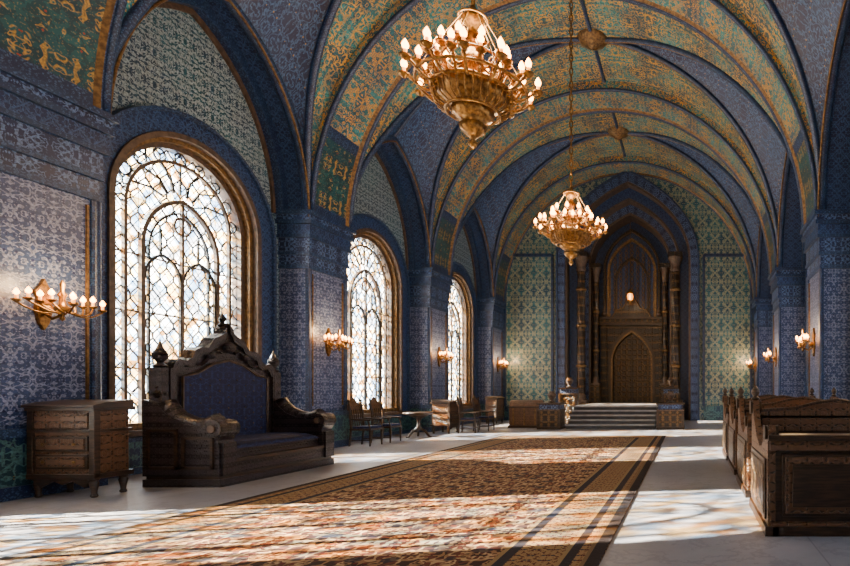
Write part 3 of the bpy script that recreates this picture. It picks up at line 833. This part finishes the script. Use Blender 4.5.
# ---------------- pews (right)
def pew(x0, y0, x1):
    o = MB('church_pew', (x0, y0, 0)); W = x1-x0; D = 1.42
    mp = lambda a, z, e: (e, a, z)
    pr = [(0, 0.0), (D, 0.0), (D, 1.2), (D+0.03, 1.27), (D-0.01, 1.36), (D-0.1, 1.37), (D-0.17, 1.3), (D-0.2, 1.2), (D-0.3, 1.1), (D-0.5, 0.95), (D-0.75, 0.86), (D-0.95, 0.88), (D-1.1, 0.97),
          (0.2, 1.06), (0.12, 1.13), (0.02, 1.14), (-0.04, 1.08), (-0.02, 1.0), (0, 0.95)]
    for e0 in (0.0, W-0.08):
        o.prism(pr, mp, e0, e0+0.08, 'carved')
        o.prism([(0.1, 0.15), (D-0.1, 0.15), (D-0.1, 0.78), (0.1, 0.78)], mp, e0-0.02, e0+0.1, 'wood')
        o.prism([(0.16, 0.2), (D-0.16, 0.2), (D-0.16, 0.72), (0.16, 0.72)], mp, e0-0.03, e0+0.11, 'carvedgold')
        o.prism([(-0.03, 0), (D+0.03, 0), (D+0.03, 0.1), (-0.03, 0.1)], mp, e0-0.03, e0+0.11, 'wood')
        o.tube([(e0-0.03, 0.06, 1.06), (e0+0.11, 0.06, 1.06)], 0.075, 'wood', 14)
        o.tube([(e0-0.03, D-0.07, 1.28), (e0+0.11, D-0.07, 1.28)], 0.085, 'wood', 14)
        o.lathe([(0.03, 0), (0.06, 0.03), (0.03, 0.06), (0.055, 0.1), (0.05, 0.14), (0.005, 0.2)], (e0+0.04, D-0.07, 1.36), 'wood', 10)
    o.box(0.08, 0.03, 0.0, W-0.08, 0.1, 0.98, 'wood')
    o.box(0.04, -0.03, 0.0, W-0.04, 0.12, 0.1, 'wood')
    o.box(0.04, -0.02, 0.1, W-0.04, 0.06, 0.14, 'carved')
    o.box(0.0, -0.06, 0.98, W, 0.2, 1.04, 'wood'); o.box(0.02, -0.03, 0.88, W-0.02, 0.1, 0.98, 'carved')
    npn = 2; pw = (W-0.2)/npn
    for i in range(npn):
        xa = 0.1+pw*i+0.05; xb = xa+pw-0.1
        for (m, ins, dep) in (('wood', 0.0, -0.005), ('carved', 0.03, -0.02), ('wood', 0.1, -0.035), ('wood', 0.15, -0.02)):
            o.box(xa+ins, dep, 0.2+ins, xb-ins, 0.05, 0.84-ins, m)
    o.box(0.08, 0.75, 0.42, W-0.08, D-0.12, 0.47, 'wood'); o.box(0.08, 0.8, 0.08, W-0.08, 0.84, 0.42, 'wood')
    o.box(0.1, 0.78, 0.47, W-0.1, D-0.14, 0.53, 'velvet')
    o.box(0.08, D-0.13, 0.0, W-0.08, D-0.06, 1.18, 'wood')
    o.box(0.12, D-0.15, 0.98, W-0.12, D-0.11, 1.14, 'carved'); o.box(0.12, D-0.16, 0.6, W-0.12, D-0.12, 0.92, 'carved')
    cr = [(0.1, 1.15), (W-0.1, 1.15), (W-0.1, 1.22), (W*0.75, 1.25), (W*0.62, 1.32), (W*0.5, 1.36), (W*0.38, 1.32), (W*0.25, 1.25), (0.1, 1.22)]
    o.prism(cr, lambda a, z, e: (a, e, z), D-0.13, D-0.07, 'carved')
    o.tube([(a, D-0.1, z+0.01) for a, z in cr[2:]], 0.03, 'wood', 8)
    o.box(0.1, 0.2, 0.12, W-0.1, 0.4, 0.2, 'velvet'); o.box(0.1, 0.22, 0.0, W-0.1, 0.38, 0.12, 'wood')
    return o.build(0.006)
for y0 in (5.45, 7.4, 9.35, 11.3): pew(0.8, y0, 2.95)

# ---------------- chandeliers
def candle(o, x, y, z, s=1.0):
    o.lathe([(0.012*s, -0.05*s), (0.05*s, -0.02*s), (0.062*s, 0.0), (0.03*s, 0.0)], (x, y, z), 'brass', 10)
    o.lathe([(0.018*s, 0.0), (0.018*s, 0.06*s), (0.001, 0.06*s)], (x, y, z), 'candle', 8)
    o.lathe([(0.003, 0.06*s), (0.03*s, 0.08*s), (0.036*s, 0.105*s), (0.02*s, 0.14*s), (0.001, 0.17*s)], (x, y, z), 'flame', 8)

def chandelier(y, z, S=1.22, x=XC, power=620):
    o = MB('candle_chandelier', (x, y, z))
    P = [(0.001, -0.78), (0.03, -0.76), (0.05, -0.72), (0.02, -0.67), (0.06, -0.63), (0.12, -0.58), (0.15, -0.52), (0.11, -0.48), (0.18, -0.44), (0.24, -0.37), (0.22, -0.33), (0.29, -0.28), (0.36, -0.2), (0.39, -0.13), (0.37, -0.08),
         (0.30, -0.05), (0.1, -0.02), (0.06, 0.06), (0.13, 0.16), (0.15, 0.22), (0.06, 0.32), (0.045, 0.45), (0.1, 0.5), (0.045, 0.56), (0.04, 0.62), (0.1, 0.66), (0.12, 0.72), (0.05, 0.78), (0.03, 0.86), (0.001, 0.88)]
    o.lathe([(r*S, h*S) for r, h in P], (0, 0, 0), 'brass', 32, 0.05, 16)
    def hoop(r, zz, t):
        o.tube([(r*S*cos(2*pi*i/48), r*S*sin(2*pi*i/48), zz*S) for i in range(48)], t*S, 'brass', 8, True)
    hoop(0.44, -0.14, 0.022); hoop(0.6, -0.09, 0.016); hoop(0.29, -0.36, 0.018); hoop(0.33, 0.22, 0.015); hoop(0.16, 0.72, 0.012)
    for i in range(32):
        a = 2*pi*i/32
        c, s_ = cos(a), sin(a)
        o.tube([(0.44*S*c, 0.44*S*s_, -0.14*S), (0.5*S*c, 0.5*S*s_, -0.05*S), (0.46*S*c, 0.46*S*s_, 0.0)], 0.01*S, 'brass', 5)
        o.sphere((0.46*S*c, 0.46*S*s_, 0.01*S), 0.018*S, 'brass', 6, 4)
        o.tube([(0.29*S*c, 0.29*S*s_, -0.36*S), (0.4*S*c, 0.4*S*s_, -0.3*S), (0.44*S*c, 0.44*S*s_, -0.16*S)], 0.01*S, 'brass', 5)
    def arm(a, r0, z0, r1, z1, t):
        c, s_ = cos(a), sin(a); pts = []
        for k in range(13):
            q = k/12
            r = r0+(r1-r0)*q; zz = z0+(z1-z0)*q-0.13*sin(pi*q)*(1.2-q)
            pts.append((r*S*c, r*S*s_, zz*S))
        o.tube(pts, t*S, 'brass', 6)
        o.tube([((r0+(r1-r0)*0.55+0.055*cos(u*0.6)*(1-u/14))*S*c, (r0+(r1-r0)*0.55+0.055*cos(u*0.6)*(1-u/14))*S*s_, (z0-0.02+0.055*sin(u*0.6)*(1-u/14))*S) for u in range(12)], 0.009*S, 'brass', 5)
        candle(o, r1*S*c, r1*S*s_, z1*S, S*1.05)
    for i in range(24): arm(2*pi*i/24, 0.36, -0.1, 0.72 if i % 2 else 0.56, -0.02 if i % 2 else 0.06, 0.016)
    for i in range(10): arm(2*pi*(i+0.5)/10, 0.1, 0.2, 0.38, 0.26, 0.014)
    for i in range(8):
        a = 2*pi*i/8
        o.tube([(0.6*S*cos(a), 0.6*S*sin(a), -0.09*S), (0.36*S*cos(a), 0.36*S*sin(a), 0.35*S), (0.12*S*cos(a), 0.12*S*sin(a), 0.74*S)], 0.007*S, 'brass', 5)
    top = ZS+RISE-0.30-z; zz = 0.86*S; k = 0; ll = 0.17
    while zz < top-0.2:
        pts = []
        for u in range(12):
            t = 2*pi*u/12; a_, b_ = 0.04*cos(t), ll*0.62*sin(t)
            pts.append((a_, 0, zz+ll/2+b_) if k % 2 else (0, a_, zz+ll/2+b_))
        o.tube(pts, 0.016, 'brass', 5, True); zz += ll; k += 1
    o.lathe([(0.02, -0.25), (0.06, -0.2), (0.1, -0.12), (0.24, -0.05), (0.26, -0.02)], (0, 0, top), 'brass', 20)
    ob = o.build()
    plight('chandelier_light', (0, 0, 0.5*S), power*0.85, (1.0, 0.76, 0.48), 0.4, ob)
    plight('chandelier_glow', (0, 0, -1.25*S), power*0.12, (1.0, 0.76, 0.48), 0.3, ob)
    return ob
chandelier(7.45, 5.84)
chandelier(13.6, 5.65)
chandelier(1.3, 5.9)  # extra chandelier out of frame, added as fill light

# ---------------- sconces
def sconce(y, side, z=2.72):
    x = FL if side == 'L' else FR; s = 1 if side == 'L' else -1
    o = MB('wall_sconce', (x, y, z), 0 if side == 'L' else pi)
    pl = [(-0.07, -0.35), (0, -0.48), (0.07, -0.35), (0.12, -0.1), (0.09, 0.12), (0.14, 0.25), (0.06, 0.36), (0, 0.5), (-0.06, 0.36), (-0.14, 0.25), (-0.09, 0.12), (-0.12, -0.1)]
    o.prism([(a*0.8, zz*0.75) for a, zz in pl], lambda a, zz, d: (d, a, zz), 0.0, 0.05, 'brass')
    o.sphere((0.08, 0, -0.05), 0.07, 'brass', 12, 8)
    o.tube([(0.05, 0, -0.12), (0.16, 0, -0.2), (0.26, 0, -0.16), (0.3, 0, -0.02)], 0.022, 'brass', 8)
    o.lathe([(0.001, -0.24), (0.03, -0.2), (0.015, -0.16), (0.07, -0.1), (0.09, -0.04), (0.04, 0.0), (0.03, 0.1), (0.05, 0.14), (0.02, 0.2), (0.03, 0.3), (0.002, 0.36)], (0.3, 0, 0), 'brass', 16)
    for a_, zt in ((-0.52, 0.0), (-0.39, 0.04), (-0.26, 0.02), (-0.13, 0.06), (0.13, 0.06), (0.26, 0.02), (0.39, 0.04), (0.52, 0.0)):
        pts = []
        for k in range(11):
            q = k/10
            pts.append((0.3+0.1*sin(pi*q)*(1 if abs(a_) < 0.4 else 0.3), a_*q, -0.06+(zt+0.02)*q-0.1*sin(pi*q)))
        o.tube(pts, 0.012, 'brass', 6)
        candle(o, 0.3, a_, zt, 0.9)
    candle(o, 0.46, 0, 0.02, 0.9)
    o.tube([(0.3, 0, -0.06), (0.4, 0, -0.12), (0.46, 0, -0.02)], 0.012, 'brass', 6)
    ob = o.build()
    plight('sconce_light', (0.45, 0, 0.28), 75, (1.0, 0.62, 0.28), 0.12, ob)
for y in (7.6, 13.6, 19.6, 25.6):
    sconce(y, 'L'); sconce(y, 'R')

# hanging lantern in the portal
o = MB('hanging_lantern', (XP, YF+0.9, 6.3))
o.lathe([(0.001, -0.42), (0.05, -0.38), (0.03, -0.33), (0.13, -0.25), (0.15, -0.2)], (0, 0, 0), 'brass', 12)
o.lathe([(0.12, -0.2), (0.16, 0.0), (0.12, 0.15)], (0, 0, 0), 'candle', 12)
for i in range(6):
    a = 2*pi*i/6
    o.tube([(0.15*cos(a), 0.15*sin(a), -0.2), (0.18*cos(a), 0.18*sin(a), 0.0), (0.13*cos(a), 0.13*sin(a), 0.17)], 0.012, 'brass', 5)
o.lathe([(0.18, 0.15), (0.15, 0.2), (0.07, 0.32), (0.02, 0.42), (0.012, 0.42), (0.012, 3.8)], (0, 0, 0), 'brass', 12)
ob = o.build()
plight('lantern_light', (0, -0.5, -0.1), 45, (1.0, 0.74, 0.46), 0.2, ob)

# ---------------- light
sun = bpy.data.lights.new('sun', 'SUN'); sun.energy = 250; sun.color = (1.0, 0.82, 0.58); sun.angle = 0.01
so = bpy.data.objects.new('sun', sun); bpy.context.scene.collection.objects.link(so)
so.rotation_euler = Vector((1.0, 0.2, -0.5)).to_track_quat('-Z', 'Y').to_euler()

w = bpy.data.worlds.new('sky'); bpy.context.scene.world = w; w.use_nodes = True
nt = w.node_tree; nt.nodes.clear()
out = nt.nodes.new('ShaderNodeOutputWorld'); bg = nt.nodes.new('ShaderNodeBackground')
tcw = nt.nodes.new('ShaderNodeTexCoord'); sx = nt.nodes.new('ShaderNodeSeparateXYZ'); nt.links.new(tcw.outputs['Generated'], sx.inputs[0])
cr = nt.nodes.new('ShaderNodeValToRGB'); nt.links.new(sx.outputs[2], cr.inputs[0])
cr.color_ramp.elements[0].position = 0.0; cr.color_ramp.elements[0].color = (0.85, 0.9, 1.0, 1)
cr.color_ramp.elements[1].position = 0.5; cr.color_ramp.elements[1].color = (0.56, 0.76, 1.0, 1)
nt.links.new(cr.outputs[0], bg.inputs[0]); bg.inputs[1].default_value = 9.0
nt.links.new(bg.outputs[0], out.inputs[0])

for side in (0, 1):
    for yc in BAYS:
        l = bpy.data.lights.new('sky_portal', 'AREA'); l.shape = 'RECTANGLE'; l.size = 5.9; l.size_y = 3.2
        l.cycles.is_portal = True
        ob = bpy.data.objects.new('sky_portal', l); bpy.context.scene.collection.objects.link(ob)
        ob.location = (XL-0.45 if side == 0 else XR+0.45, yc, 3.6)
        ob.rotation_euler = (0, -pi/2 if side == 0 else pi/2, 0)

# ---------------- camera
cam = bpy.data.cameras.new('camera'); cam.sensor_width = 36; cam.lens = 530/850*36
cam.shift_x = -265/850; cam.shift_y = 107/850; cam.clip_end = 200
co = bpy.data.objects.new('camera', cam); bpy.context.scene.collection.objects.link(co)
co.location = (0, 0, 1.5); co.rotation_euler = (pi/2, 0, 0)
bpy.context.scene.camera = co
